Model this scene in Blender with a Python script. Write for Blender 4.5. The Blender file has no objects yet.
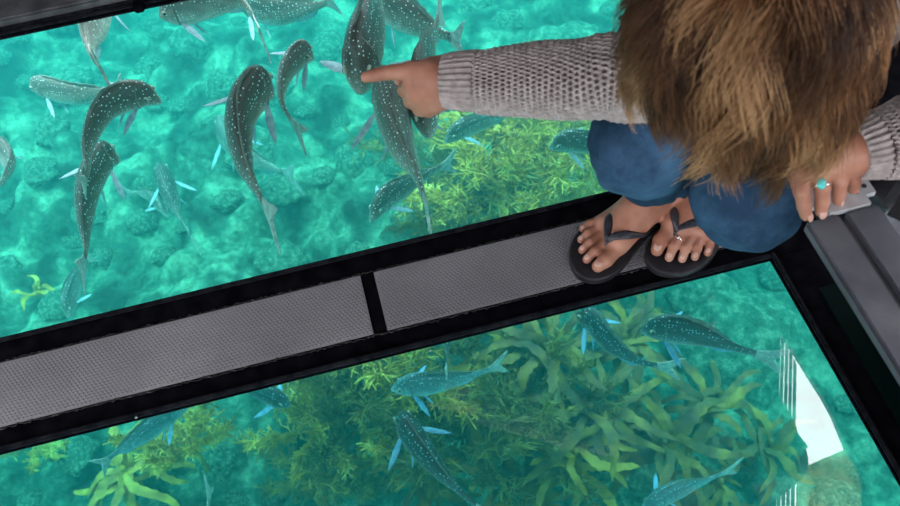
import bpy, bmesh, math, random
import numpy as np
from mathutils import Vector, Matrix, noise
random.seed(7); np.random.seed(7)
PI = math.pi
C = bpy.context.scene.collection
# ------------------------------------------------------------------ camera
F = 900.0; H = 1.3
yv = np.array([-370, 1193, -F]); yv = yv/np.linalg.norm(yv)
xv = np.array([1, .243, 0.]); xv[2] = -(xv[0]*yv[0]+xv[1]*yv[1])/yv[2]; xv = xv/np.linalg.norm(xv)
zv = np.cross(xv, yv)
R = np.array([xv, yv, zv])
def ray(px, py): return R @ np.array([(px-450)/F, (253-py)/F, -1.])
def fl(px, py, z=0.):
    r = ray(px, py); t = (z-H)/r[2]
    return Vector((r[0]*t, r[1]*t, z))
def P(px, py, d):
    r = ray(px, py)*d
    return Vector((r[0], r[1], H+r[2]))
cam = bpy.data.cameras.new('camera'); cam.sensor_width = 36; cam.lens = 36*F/900; cam.clip_start = .02
cam.dof.use_dof = True; cam.dof.focus_distance = 1.75; cam.dof.aperture_fstop = 8.0
co = bpy.data.objects.new('camera', cam); C.objects.link(co)
m4 = Matrix([list(R[0])+[0], list(R[1])+[0], list(R[2])+[H], [0, 0, 0, 1]])
co.matrix_world = m4
bpy.context.scene.camera = co

# ------------------------------------------------------------------ materials
def mat(name): 
    m = bpy.data.materials.new(name); m.use_nodes = True
    nt = m.node_tree; b = nt.nodes['Principled BSDF']
    return m, nt, b
def N(nt, t, **k):
    n = nt.nodes.new(t)
    for a, v in k.items():
        if a.startswith('i_'): n.inputs[a[2:].replace('_', ' ')].default_value = v
        else: setattr(n, a, v)
    return n
def ramp(nt, fac, stops, interp='LINEAR'):
    r = nt.nodes.new('ShaderNodeValToRGB'); r.color_ramp.interpolation = interp
    el = r.color_ramp.elements
    while len(el) < len(stops): el.new(.5)
    for e, (p, c) in zip(el, stops): e.position = p; e.color = (*c, 1)
    nt.links.new(fac, r.inputs['Fac']); return r
def noisy(name, c1, c2, scale=8, rough=.7, bump=.0, bscale=None, detail=6, lo=.35, hi=.65, spec=.4, coord='Object', metallic=0, dist=.002):
    m, nt, b = mat(name)
    tc = N(nt, 'ShaderNodeTexCoord'); n = N(nt, 'ShaderNodeTexNoise', i_Scale=scale, i_Detail=detail)
    nt.links.new(tc.outputs[coord], n.inputs['Vector'])
    r = ramp(nt, n.outputs['Fac'], [(lo, c1), (hi, c2)])
    nt.links.new(r.outputs['Color'], b.inputs['Base Color'])
    b.inputs['Roughness'].default_value = rough; b.inputs['Metallic'].default_value = metallic
    b.inputs['Specular IOR Level'].default_value = spec
    if bump:
        n2 = N(nt, 'ShaderNodeTexNoise', i_Scale=bscale or scale*4, i_Detail=5)
        nt.links.new(tc.outputs[coord], n2.inputs['Vector'])
        bp = N(nt, 'ShaderNodeBump', i_Strength=bump, i_Distance=dist)
        nt.links.new(n2.outputs['Fac'], bp.inputs['Height']); nt.links.new(bp.outputs['Normal'], b.inputs['Normal'])
    return m
M_black = noisy('black_paint', (.002, .002, .003), (.005, .005, .007), 30, .8, .3, 60, spec=.0, dist=.001)
M_lip = noisy('worn_black_edge', (.004, .005, .008), (.014, .015, .019), 60, .7, .5, 120, spec=.02, dist=.001)
M_grime = noisy('sealant', (.003, .003, .004), (.12, .12, .13), 140, .8, .8, 200, detail=8, lo=.55, hi=.8, dist=.002)
M_bench = noisy('grey_plastic', (.055, .058, .075), (.10, .105, .125), 14, .5, .25, 150, dist=.001)
M_benchside = noisy('bench_side', (.02, .02, .026), (.03, .03, .04), 14, .6)
M_alu = noisy('aluminium', (.50, .51, .54), (.66, .67, .70), 40, .35, .1, 200, metallic=.35, dist=.0005)
M_steel = noisy('steel_bolt', (.3, .3, .32), (.5, .5, .52), 90, .4, metallic=1)
M_green = noisy('dark_green_panel', (.001, .005, .0045), (.0015, .008, .007), 6, .6, spec=.02)
M_ceil = noisy('ceiling_panel', (.05, .05, .055), (.07, .07, .075), 4, .8)
M_postw = noisy('pale_post', (.25, .27, .28), (.4, .42, .43), 20, .6)
M_canvas = noisy('olive_canvas', (.20, .21, .10), (.34, .33, .18), 5, .8)
M_rail = noisy('rail_grey', (.03, .03, .036), (.075, .075, .085), 25, .5, .4, 100, dist=.001)
M_strap = noisy('black_webbing', (.006, .006, .008), (.02, .02, .024), 60, .7, .5, 300, dist=.001)
M_bag = noisy('grey_nylon', (.10, .105, .125), (.18, .185, .21), 30, .7, .5, 60, dist=.003)
M_skin = None
def skin_mat():
    m, nt, b = mat('skin')
    tc = N(nt, 'ShaderNodeTexCoord')
    n = N(nt, 'ShaderNodeTexNoise', i_Scale=22, i_Detail=6); nt.links.new(tc.outputs['Object'], n.inputs['Vector'])
    r = ramp(nt, n.outputs['Fac'], [(.3, (.235, .088, .052)), (.5, (.34, .148, .096)), (.7, (.43, .21, .145))])
    nt.links.new(r.outputs['Color'], b.inputs['Base Color'])
    b.inputs['Roughness'].default_value = .5
    b.inputs['Subsurface Weight'].default_value = .08; b.inputs['Subsurface Radius'].default_value = (.01, .004, .002); b.inputs['Subsurface Scale'].default_value = .5
    n2 = N(nt, 'ShaderNodeTexNoise', i_Scale=160, i_Detail=4); nt.links.new(tc.outputs['Object'], n2.inputs['Vector'])
    bp = N(nt, 'ShaderNodeBump', i_Strength=.35, i_Distance=.001)
    nt.links.new(n2.outputs['Fac'], bp.inputs['Height']); nt.links.new(bp.outputs['Normal'], b.inputs['Normal'])
    return m
M_skin = skin_mat()
M_nail = noisy('nail', (.42, .24, .20), (.52, .33, .28), 40, .25)
M_rubber = noisy('flip_flop_rubber', (.010, .010, .013), (.02, .02, .025), 60, .5, .3, 300, dist=.0005)
M_thong = noisy('flip_flop_strap', (.014, .014, .020), (.05, .05, .065), 220, .35, .4, 500, dist=.0005)
M_silver = noisy('silver', (.8, .8, .82), (.9, .9, .92), 40, .2, metallic=1)
M_turq = noisy('turquoise', (.02, .42, .42), (.10, .62, .56), 300, .25)
M_eye = noisy('fish_eye', (.004, .004, .006), (.01, .01, .012), 4, .15)
M_iris = noisy('fish_iris', (.35, .38, .32), (.5, .5, .4), 40, .3)

def denim():
    m, nt, b = mat('denim')
    tc = N(nt, 'ShaderNodeTexCoord')
    n = N(nt, 'ShaderNodeTexNoise', i_Scale=9, i_Detail=8, i_Roughness=.65); nt.links.new(tc.outputs['Object'], n.inputs['Vector'])
    at = N(nt, 'ShaderNodeAttribute', attribute_name='wear_highlight')  # paler knees: faded denim plus a highlight put into the colour
    ad = N(nt, 'ShaderNodeMath', operation='ADD'); nt.links.new(n.outputs['Fac'], ad.inputs[0])
    mu = N(nt, 'ShaderNodeMath', operation='MULTIPLY_ADD'); nt.links.new(at.outputs['Fac'], mu.inputs[0]); mu.inputs[1].default_value = .55; mu.inputs[2].default_value = -.18
    nt.links.new(mu.outputs[0], ad.inputs[1])
    r = ramp(nt, ad.outputs[0], [(.22, (.006, .018, .042)), (.5, (.016, .050, .105)), (.85, (.08, .19, .34))])
    w = N(nt, 'ShaderNodeTexNoise', i_Scale=420, i_Detail=2); nt.links.new(tc.outputs['Object'], w.inputs['Vector'])
    mx = N(nt, 'ShaderNodeMix', data_type='RGBA', blend_type='MULTIPLY'); mx.inputs[0].default_value = .45
    nt.links.new(r.outputs['Color'], mx.inputs[6]); nt.links.new(w.outputs['Color'], mx.inputs[7])
    nt.links.new(r.outputs['Color'], mx.inputs[6])
    nt.links.new(mx.outputs[2], b.inputs['Base Color']); b.inputs['Roughness'].default_value = .85
    b.inputs['Specular IOR Level'].default_value = .2
    bp = N(nt, 'ShaderNodeBump', i_Strength=.4, i_Distance=.001); nt.links.new(w.outputs['Fac'], bp.inputs['Height']); nt.links.new(bp.outputs['Normal'], b.inputs['Normal'])
    return m
M_denim = denim()
M_knit = noisy('cream_wool', (.27, .235, .23), (.40, .35, .345), 90, .95, .8, 500, spec=.1, dist=.0015)
M_thread = noisy('jean_stitch', (.02, .05, .12), (.04, .09, .2), 100, .8)

def hair_mat():
    m, nt, b = mat('hair')
    at = N(nt, 'ShaderNodeAttribute', attribute_name='tone')
    r = ramp(nt, at.outputs['Fac'], [(0, (.014, .006, .004)), (.3, (.07, .028, .011)), (.6, (.24, .112, .045)), (1, (.60, .36, .18))])
    nt.links.new(r.outputs['Color'], b.inputs['Base Color'])
    b.inputs['Roughness'].default_value = .42; b.inputs['Specular IOR Level'].default_value = .28
    return m
M_hair = hair_mat()

def mat_rubber():
    m, nt, b = mat('dimpled_rubber')
    tc = N(nt, 'ShaderNodeTexCoord')
    n = N(nt, 'ShaderNodeTexNoise', i_Scale=5, i_Detail=6); nt.links.new(tc.outputs['Object'], n.inputs['Vector'])
    r = ramp(nt, n.outputs['Fac'], [(.3, (.135, .135, .15)), (.7, (.20, .197, .215))])
    nt.links.new(r.outputs['Color'], b.inputs['Base Color']); b.inputs['Roughness'].default_value = .6
    return m
M_mat = mat_rubber()

def fish_mat(name, back, side, belly, spot):
    m, nt, b = mat(name)
    tc = N(nt, 'ShaderNodeTexCoord')
    sep = N(nt, 'ShaderNodeSeparateXYZ'); nt.links.new(tc.outputs['Generated'], sep.inputs[0])
    n = N(nt, 'ShaderNodeTexNoise', i_Scale=14, i_Detail=4); nt.links.new(tc.outputs['Object'], n.inputs['Vector'])
    ad = N(nt, 'ShaderNodeMath', operation='MULTIPLY_ADD'); nt.links.new(n.outputs['Fac'], ad.inputs[0]); ad.inputs[1].default_value = .3; nt.links.new(sep.outputs['Z'], ad.inputs[2])
    r = ramp(nt, ad.outputs[0], [(.32, belly), (.58, side), (.86, back)])
    v = N(nt, 'ShaderNodeTexVoronoi', i_Scale=92, i_Randomness=.45); nt.links.new(tc.outputs['Object'], v.inputs['Vector'])
    s = ramp(nt, v.outputs['Distance'], [(.15, (1, 1, 1)), (.25, (0, 0, 0))])
    v2 = N(nt, 'ShaderNodeTexVoronoi', i_Scale=150, i_Randomness=.2); nt.links.new(tc.outputs['Object'], v2.inputs['Vector'])
    sc = ramp(nt, v2.outputs['Distance'], [(.2, (1, 1, 1)), (.7, (.5, .5, .5))])
    mm = N(nt, 'ShaderNodeMix', data_type='RGBA', blend_type='MULTIPLY'); mm.inputs[0].default_value = 1
    nt.links.new(r.outputs['Color'], mm.inputs[6]); nt.links.new(sc.outputs['Color'], mm.inputs[7])
    mx = N(nt, 'ShaderNodeMix', data_type='RGBA'); nt.links.new(s.outputs['Color'], mx.inputs[0])
    nt.links.new(mm.outputs[2], mx.inputs[6]); mx.inputs[7].default_value = (*spot, 1)
    nt.links.new(mx.outputs[2], b.inputs['Base Color'])
    b.inputs['Roughness'].default_value = .42; b.inputs['Specular IOR Level'].default_value = .5
    return m
M_fish = {'olive': fish_mat('fish_olive', (.075, .072, .062), (.27, .26, .23), (.70, .72, .68), (.75, .95, 1)),
          'silver': fish_mat('fish_silver', (.17, .17, .155), (.42, .42, .38), (.80, .82, .78), (.85, .98, 1)),
          'dark': fish_mat('fish_dark', (.035, .05, .06), (.13, .16, .17), (.6, .65, .65), (.45, .8, .95)),
          'blue': fish_mat('fish_blue', (.12, .20, .24), (.28, .42, .48), (.7, .85, .9), (.6, .9, 1))}
M_fin = noisy('fin', (.30, .32, .32), (.55, .56, .54), 60, .5)
M_dfin = noisy('spiny_fin', (.10, .11, .10), (.22, .23, .21), 60, .6)
M_pfin = noisy('pale_fin', (.22, .34, .42), (.38, .50, .58), 60, .5)
M_bfin = noisy('blue_fin', (.14, .36, .62), (.28, .50, .72), 60, .5)

def kelp_mat(name, a, b_, c):
    m, nt, b = mat(name)
    tc = N(nt, 'ShaderNodeTexCoord')
    n = N(nt, 'ShaderNodeTexNoise', i_Scale=11, i_Detail=5); nt.links.new(tc.outputs['Object'], n.inputs['Vector'])
    r = ramp(nt, n.outputs['Fac'], [(.3, a), (.52, b_), (.72, c)])
    nt.links.new(r.outputs['Color'], b.inputs['Base Color']); b.inputs['Roughness'].default_value = .5
    return m
M_kelp = kelp_mat('kelp', (.055, .024, .003), (.17, .09, .008), (.42, .25, .018))
M_kelpy = kelp_mat('kelp_yellow', (.20, .10, .01), (.46, .28, .02), (.85, .54, .06))
M_weed = kelp_mat('feathery_weed', (.17, .10, .015), (.58, .38, .05), (1, .84, .18))
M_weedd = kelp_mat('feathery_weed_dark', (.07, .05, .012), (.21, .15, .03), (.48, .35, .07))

def rock_mat(name, dark, mid, pale, sc=2.2, lo=.36, md=.5, hi=.62):
    m, nt, b = mat(name)
    tc = N(nt, 'ShaderNodeTexCoord')
    n = N(nt, 'ShaderNodeTexNoise', i_Scale=sc, i_Detail=10, i_Roughness=.68); nt.links.new(tc.outputs['Object'], n.inputs['Vector'])
    r = ramp(nt, n.outputs['Fac'], [(lo, dark), (md, mid), (hi, pale)])
    n2 = N(nt, 'ShaderNodeTexNoise', i_Scale=sc*9, i_Detail=6, i_Roughness=.7); nt.links.new(tc.outputs['Object'], n2.inputs['Vector'])
    r2 = ramp(nt, n2.outputs['Fac'], [(.35, (.35, .35, .35)), (.65, (1, 1, 1))])
    mx = N(nt, 'ShaderNodeMix', data_type='RGBA', blend_type='MULTIPLY'); mx.inputs[0].default_value = .8
    nt.links.new(r.outputs['Color'], mx.inputs[6]); nt.links.new(r2.outputs['Color'], mx.inputs[7])
    nt.links.new(mx.outputs[2], b.inputs['Base Color']); b.inputs['Roughness'].default_value = .9
    bp = N(nt, 'ShaderNodeBump', i_Strength=.9, i_Distance=.04); nt.links.new(n2.outputs['Fac'], bp.inputs['Height']); nt.links.new(bp.outputs['Normal'], b.inputs['Normal'])
    return m
M_bed = rock_mat('seabed', (.012, .05, .03), (.09, .25, .17), (.42, .74, .50), 3.6, .39, .5, .62)  # red cut from the colour, standing in for the water's blue-green tint
M_rock = rock_mat('rock', (.04, .13, .08), (.18, .42, .29), (.55, .86, .60), 5)  # pale algae tone, with the water's blue-green tint in the colour
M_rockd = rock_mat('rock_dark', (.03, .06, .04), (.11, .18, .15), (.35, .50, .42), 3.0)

def glass():
    m = bpy.data.materials.new('window_glass'); m.use_nodes = True; nt = m.node_tree; nt.nodes.clear()
    o = N(nt, 'ShaderNodeOutputMaterial'); t = N(nt, 'ShaderNodeBsdfTransparent'); g = N(nt, 'ShaderNodeBsdfGlossy')
    t.inputs['Color'].default_value = (.93, .98, .97, 1); g.inputs['Roughness'].default_value = .0
    f = N(nt, 'ShaderNodeFresnel', i_IOR=2.0); mx = N(nt, 'ShaderNodeMixShader')
    ge = N(nt, 'ShaderNodeNewGeometry'); fm = N(nt, 'ShaderNodeMath', operation='MULTIPLY_ADD'); fm.inputs[1].default_value = -1; fm.inputs[2].default_value = 1
    nt.links.new(ge.outputs['Backfacing'], fm.inputs[0]); f2 = N(nt, 'ShaderNodeMath', operation='MULTIPLY'); nt.links.new(fm.outputs[0], f2.inputs[0]); nt.links.new(f.outputs[0], f2.inputs[1])
    nt.links.new(f2.outputs[0], mx.inputs[0]); nt.links.new(t.outputs[0], mx.inputs[1]); nt.links.new(g.outputs[0], mx.inputs[2])
    nt.links.new(mx.outputs[0], o.inputs['Surface']); return m
M_glass = glass()

# ------------------------------------------------------------------ object helpers
def link(name, me, m=None, parent=None, smooth=True):
    if m is not None and not me.materials: me.materials.append(m)
    if smooth: me.polygons.foreach_set('use_smooth', [True]*len(me.polygons))
    o = bpy.data.objects.new(name, me); C.objects.link(o)
    if parent: o.parent = parent
    return o
def mesh(v, f):
    me = bpy.data.meshes.new('m'); me.from_pydata([tuple(p) for p in v], [], f); me.update(); return me
def bm_mesh(bm):
    me = bpy.data.meshes.new('m'); bm.normal_update(); bm.to_mesh(me); bm.free(); return me
def tag(o, label=None, cat=None, group=None, kind=None):
    if label: o['label'] = label
    if cat: o['category'] = cat
    if group: o['group'] = group
    if kind: o['kind'] = kind
    return o
def empty(name, loc=(0, 0, 0), rz=0):
    o = bpy.data.objects.new(name, None); o.empty_display_size = .05; C.objects.link(o); o.location = loc; o.rotation_euler = (0, 0, rz); return o
def box_bm(bm, x0, x1, y0, y1, z0, z1, bev=0):
    r = bmesh.ops.create_cube(bm, size=1)
    for v in r['verts']:
        v.co = Vector(((x0+x1)/2+v.co.x*(x1-x0), (y0+y1)/2+v.co.y*(y1-y0), (z0+z1)/2+v.co.z*(z1-z0)))
    if bev:
        es = list({e for v in r['verts'] for e in v.link_edges})
        bmesh.ops.bevel(bm, geom=es, offset=bev, segments=2, affect='EDGES')
def box(name, b, m, parent=None, bev=.002, **k):
    bm = bmesh.new(); box_bm(bm, *b, bev=bev); return link(name, bm_mesh(bm), m, parent, smooth=False)
def tube_data(pts, rad, seg=8, cap=True):
    pts = [Vector(p) for p in pts]; n = len(pts)
    if not hasattr(rad, '__len__'): rad = [rad]*n
    V, Fc = [], []; up = None
    for i, p in enumerate(pts):
        t = (pts[min(i+1, n-1)]-pts[max(i-1, 0)]).normalized()
        if up is None: up = t.orthogonal().normalized()
        up = (up - t*up.dot(t)).normalized(); s = t.cross(up)
        for k in range(seg):
            a = 2*PI*k/seg; V.append(p+(up*math.cos(a)+s*math.sin(a))*rad[i])
    for i in range(n-1):
        for k in range(seg):
            a = i*seg+k; b = i*seg+(k+1) % seg; Fc.append((a, b, b+seg, a+seg))
    if cap: Fc.append(tuple(range(seg-1, -1, -1))); Fc.append(tuple((n-1)*seg+k for k in range(seg)))
    return V, Fc
def tube(name, pts, rad, m, parent=None, seg=8):
    return link(name, mesh(*tube_data(pts, rad, seg)), m, parent)
def catmull(pts, n):
    pts = [Vector(p) for p in pts]; P_ = [pts[0]*2-pts[1]]+pts+[pts[-1]*2-pts[-2]]; out = []
    segs = len(pts)-1
    for i in range(n):
        u = i/(n-1)*segs; k = min(int(u), segs-1); t = u-k
        a, b, c, d = P_[k:k+4]
        out.append(.5*((2*b)+(c-a)*t+(2*a-5*b+4*c-d)*t*t+(3*b-a-3*c+d)*t**3))
    return out

# ------------------------------------------------------------------ the boat's floor
ZG = -.0025
Y_UP, Y_CT, Y_CB, Y_LG = .991, .941, .816, .769
X_R = .671
# walkway deck between the windows and the black surround: four beams make one floor
bm = bmesh.new()
box_bm(bm, -1.35, .90, Y_LG+.002, Y_UP-.002, -.014, -.003, .002)          # walkway
box_bm(bm, X_R, .765, -2.6, Y_LG+.004, -.014, -.002, .002)                # right of lower window
box_bm(bm, .765, 2.3, -2.6, 1.842, -.014, -.003, .002)                    # floor under bench
box_bm(bm, -2.3, 2.3, 1.842, 2.0, -.014, -.002, .002)                    # beyond upper window
box_bm(bm, .765, .90, Y_LG, 1.0, -.015, -.004, .001)
box_bm(bm, -1.35, -.655, -2.6, Y_LG+.004, -.014, -.002, .002)             # left of lower window
box_bm(bm, -2.3, -1.35, -2.6, 1.842, -.014, -.003, .002)
box_bm(bm, -.655, X_R, -2.6, -.365, -.014, -.004, .002)
floor = tag(link('floor', bm_mesh(bm), M_black, None, False), kind='structure')
def pane_frame(name, x0, x1, y0, y1, sides):
    w = empty(name, ((x0+x1)/2, (y0+y1)/2, ZG)); tag(w, kind='structure')
    bm = bmesh.new(); box_bm(bm, x0-w.location.x, x1-w.location.x, y0-w.location.y, y1-w.location.y, -.004, .0)
    link('pane', bm_mesh(bm), M_glass, w, False)
    bm = bmesh.new(); t = .008; X, Y = w.location.x, w.location.y
    if 'b' in sides: box_bm(bm, x0-X, x1-X, y0-t-Y, y0-Y, .0003, .0085, .002)
    if 't' in sides: box_bm(bm, x0-X, x1-X, y1-Y, y1+t-Y, .0003, .0085, .002)
    if 'l' in sides: box_bm(bm, x0-t-X, x0-X, y0-t-Y, y1+t-Y, .0003, .0085, .002)
    if 'r' in sides: box_bm(bm, x1-X, x1+t-X, y0-t-Y, y1+t-Y, .0003, .0085, .002)
    link('window_frame', bm_mesh(bm), M_lip, w, False)
    return w
pane_frame('window_1', -1.35, .765, Y_UP, 1.842, 'bt')
pane_frame('window_2', -.655, X_R, -.35, Y_LG, 'tlr')
# sealant beads beside the mats
def bead(name, y, x0, x1):
    V, Fc = [], []
    pts = []; x = x0
    while x < x1:
        pts.append((x, y+random.gauss(0, .0010), -.003+random.uniform(0, .0022))); x += .004
    o = link(name, mesh(*tube_data(pts, [random.uniform(.0006, .0022) for _ in pts], 6)), M_grime)
    tag(o, kind='structure')
# beads
bead('trim_1', Y_CT+.003, -1.3, .7); bead('trim_2', Y_CB-.003, -1.3, .7)
# dimpled mats
def dimpled(name, x0, x1, y0, y1, label):
    o = empty(name, ((x0+x1)/2, (y0+y1)/2, -.003)); tag(o, label, 'floor mat', 'dimpled mats set in the walkway')
    w, d = x1-x0, y1-y0
    bm = bmesh.new(); box_bm(bm, -w/2, w/2, -d/2, d/2, 0, .0032, .0008)
    link('mat_base', bm_mesh(bm), M_mat, o, False)
    bm = bmesh.new(); p = .0068; j = 0; y = -d/2+.005
    V, Fc = [], []
    while y < d/2-.003:
        x = -w/2+.005+(p/2 if j % 2 else 0)
        while x < w/2-.003:
            b = len(V); r = .0026
            for k in range(7): a = 2*PI*k/7; V.append((x+r*math.cos(a), y+r*math.sin(a), .003))
            for k in range(7): a = 2*PI*k/7; V.append((x+r*.55*math.cos(a), y+r*.55*math.sin(a), .0046))
            for k in range(7): Fc.append((b+k, b+(k+1) % 7, b+7+(k+1) % 7, b+7+k))
            Fc.append(tuple(b+7+k for k in range(7)))
            x += p
        y += p*.87; j += 1
    q = link('dimples', mesh(V, Fc), M_mat, o); tag(q, kind='stuff')
dimpled('rubber_mat', -1.30, -.026, Y_CB, Y_CT, 'long grey dimpled rubber mat on the walkway left of the black divider')
dimpled('rubber_mat', -.002, .70, Y_CB, Y_CT, 'grey dimpled rubber mat on the walkway under the flip-flops')
# dark green strip
gp = box('side_panel', (.716, .760, -.3, .690, -.003, .002), M_green, None, .001)
tag(gp, 'narrow dark green panel in the black floor beside the grey bench', 'panel')
# specks of corroded screws on the frame
def screw(px, py, label, z=.0065):
    p = fl(px, py, z-.001); bm = bmesh.new()
    bmesh.ops.create_cone(bm, cap_ends=True, segments=14, radius1=.0024, radius2=.0018, depth=.0022)
    o = link('screw', bm_mesh(bm), M_steel, None, False); o.location = p
    tag(o, label, 'screw')
screw(136, 417, 'small rusty screw in the black lower window frame above the tailed cyan fish')
screw(430, 350, 'small screw in the black lower window frame right of the divider')
screw(586, 311.5, 'small screw in the black lower window frame below the bare toes')

# ------------------------------------------------------------------ bench, plate, bag
ZB = .42
e0 = fl(805, 221, ZB); e1 = fl(870, 197, ZB); rr_ = fl(900, 233, ZB); sm = fl(837, 205, ZB)
bx0 = e0.x; bx1 = rr_.x; by1 = e0.y
bench = empty('bench', (bx0, by1, ZB))
tag(bench, 'grey moulded bench with a long groove down its top, at right of the windows', 'bench')
sx = fl(867, 250, ZB).x
def bl(b): return (b[0]-bx0, b[1]-bx0, b[2]-by1, b[3]-by1, b[4]-ZB, b[5]-ZB)
bm = bmesh.new(); box_bm(bm, *bl((bx0, sx-.003, -.5, by1, ZB-.018, ZB)), bev=.004); box_bm(bm, *bl((sx+.003, bx1, -.5, by1, ZB-.018, ZB)), bev=.004)
box_bm(bm, *bl((bx0+.01, bx1-.01, -.49, by1-.01, ZB-.017, ZB-.006)), bev=.001)
link('bench_top', bm_mesh(bm), M_bench, bench, False)
box('bench_base', bl((.88, .98, -.45, .70, -.002, ZB-.018)), M_benchside, bench)
box('bracket', bl((bx1-.06, .90, -.25, .0, ZB-.05, ZB-.017)), M_benchside, bench)
pl0 = fl(815, 172, ZB); pl1 = fl(870, 186, ZB)
# metal plate with rounded corner at the bench's end
pc = fl(843, 186, ZB)
plate = empty('mounting_plate', (pc.x, pc.y, ZB)); tag(plate, 'pale metal plate with rounded corner under the hand at the end of the bench', 'plate')
bm = bmesh.new(); box_bm(bm, -.05, fl(871, 186, ZB).x-pc.x, by1+.001-pc.y, fl(866, 160, ZB).y-pc.y, -.006, .002)
es = [e for e in bm.edges if abs(e.verts[0].co.z-e.verts[1].co.z) > .004]
bmesh.ops.bevel(bm, geom=es, offset=.014, segments=6, affect='EDGES')
link('plate_body', bm_mesh(bm), M_alu, plate, False)
for q in ((862, 172), (864, 186), (856, 192)):
    c = fl(*q, ZB+.002)-plate.location; bm = bmesh.new(); bmesh.ops.create_cone(bm, cap_ends=True, segments=16, radius1=.0035, radius2=.003, depth=.002, matrix=Matrix.Translation(c))
    link('screw', bm_mesh(bm), M_benchside, plate, False)
box('shelf', bl((.60, .67, by1-.05, .70, ZB-.12, ZB-.085)), M_benchside, bench)
# strapped grey bag
bc = fl(893, 180, ZB-.02)
ZP = ZB-.085; BH = .075
bag = empty('bag', (.668, .617, ZP)); tag(bag, 'grey nylon bundle tied with crossed black straps behind the end of the bench', 'bag')
bm = bmesh.new(); bmesh.ops.create_cube(bm, size=1, matrix=Matrix.Translation((0, 0, BH/2)) @ Matrix.Diagonal((.095, .13, BH, 1)))
bmesh.ops.subdivide_edges(bm, edges=bm.edges[:], cuts=14, use_grid_fill=True)
for v in bm.verts:
    n = noise.noise(v.co*18)*.010+noise.noise(v.co*40)*.004
    d = Vector((v.co.x, v.co.y, v.co.z-BH/2)); l = max(abs(d.x)/.05, abs(d.y)/.065)
    v.co += d.normalized()*n; v.co.z = max(v.co.z, 0.0)
bmesh.ops.smooth_vert(bm, verts=bm.verts[:], factor=.5)
link('bag_body', bm_mesh(bm), M_bag, bag)
def ribbon(name, pts, w, t, m, parent, nrm=Vector((0, 0, 1))):
    pts = [Vector(p) for p in pts]; V, Fc = [], []
    for i, p in enumerate(pts):
        tg = (pts[min(i+1, len(pts)-1)]-pts[max(i-1, 0)]).normalized(); s = tg.cross(nrm).normalized()*w/2; u = s.cross(tg).normalized()*t
        V += [p-s, p+s, p+s+u, p-s+u]
    for i in range(len(pts)-1):
        for k in range(4): a = 4*i+k; b = 4*i+(k+1) % 4; Fc.append((a, b, b+4, a+4))
    n = 4*(len(pts)-1); Fc += [(3, 2, 1, 0), (n, n+1, n+2, n+3)]
    return link(name, mesh(V, Fc), m, parent, False)
for a in (-1, -.3, .45):
    ribbon('strap', [(-.049+.098*t, .05*a+(.075*t-.03), BH+.004+.004*math.sin(t*PI)) for t in [i/8 for i in range(9)]], .016, .003, M_strap, bag)
for a in (-.55, .25, .9):
    ribbon('strap', [(-.049+.098*t, .05*a-(.075*t-.03), BH+.008+.004*math.sin(t*PI)) for t in [i/8 for i in range(9)]], .014, .003, M_strap, bag)

# ------------------------------------------------------------------ side wall at the upper left, canopy
rail = empty('gunwale', (-.35, 1.86, -.002)); tag(rail, 'grey gunwale rail along the top left edge of the upper window', 'rail')
box('rail_body', (-1.3, 2.0, .0, .10, 0, .03), M_rail, rail, bev=.005)
box('rail_lip', (-1.3, 2.0, -.006, .0, .0, .012), M_lip, rail)
p = fl(140, 12, .0)
tab = box('clip', (-.011, .011, -.014, .014, 0, .022), M_black, None, .003); tab.location = (p.x, 1.830, ZG)
tag(tab, 'small black clip hanging off the grey rail at the top of the upper window', 'clip')
wf = box('wall_back', (-2.2, 1.9, 2.0, 2.06, -.05, 1.95), M_ceil); tag(wf, kind='structure')
ZC = 1.95
wl = box('wall_left_added', (-2.30, -2.24, -2.6, 2.06, -.05, .9), M_ceil); tag(wl, kind='structure')  # unseen side wall, added to dim the interior
wr = box('wall_right_added', (2.30, 2.36, -2.6, 2.06, -.05, .55), M_ceil); tag(wr, kind='structure')  # likewise out of view, added to keep daylight out
ZW = 1
def refl(px, py, z=ZC):
    r = ray(px, py); t = (ZG-H)/r[2]; p = Vector((r[0]*t, r[1]*t, ZG)); q = (z-ZG)/(-r[2]); return Vector((p.x+r[0]*q, p.y+r[1]*q, z))
OP = [refl(*q) for q in ((797, 366), (781, 330), (776, 515), (862, 515), (862, 480), (846, 447), (838, 432), (833, 415), (822, 395))]
# ceiling with a bright opening: ring of boxes approximated by a bmesh cut
bm = bmesh.new()
X0, X1, Y0, Y1 = -2.3, 2.4, -1.8, 2.06
outer = [bm.verts.new((x, y, ZC)) for x, y in ((X0, Y0), (X1, Y0), (X1, Y1), (X0, Y1))]
inner = [bm.verts.new(p) for p in OP]
eo = [bm.edges.new((outer[i], outer[(i+1) % 4])) for i in range(4)]
ei = [bm.edges.new((inner[i], inner[(i+1) % len(inner)])) for i in range(len(inner))]
bmesh.ops.triangle_fill(bm, edges=eo+ei, use_beauty=True)
cx = sum((p for p in OP), Vector())/len(OP)
kill = [f for f in bm.faces if all(v in inner for v in f.verts)]
bmesh.ops.delete(bm, geom=kill, context='FACES_ONLY')
r = bmesh.ops.extrude_face_region(bm, geom=bm.faces[:])
bmesh.ops.translate(bm, verts=[v for v in r['geom'] if isinstance(v, bmesh.types.BMVert)], vec=(0, 0, .03))
bmesh.ops.recalc_face_normals(bm, faces=bm.faces[:])
ceil = tag(link('ceiling', bm_mesh(bm), M_ceil, None, False), kind='structure')

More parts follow.
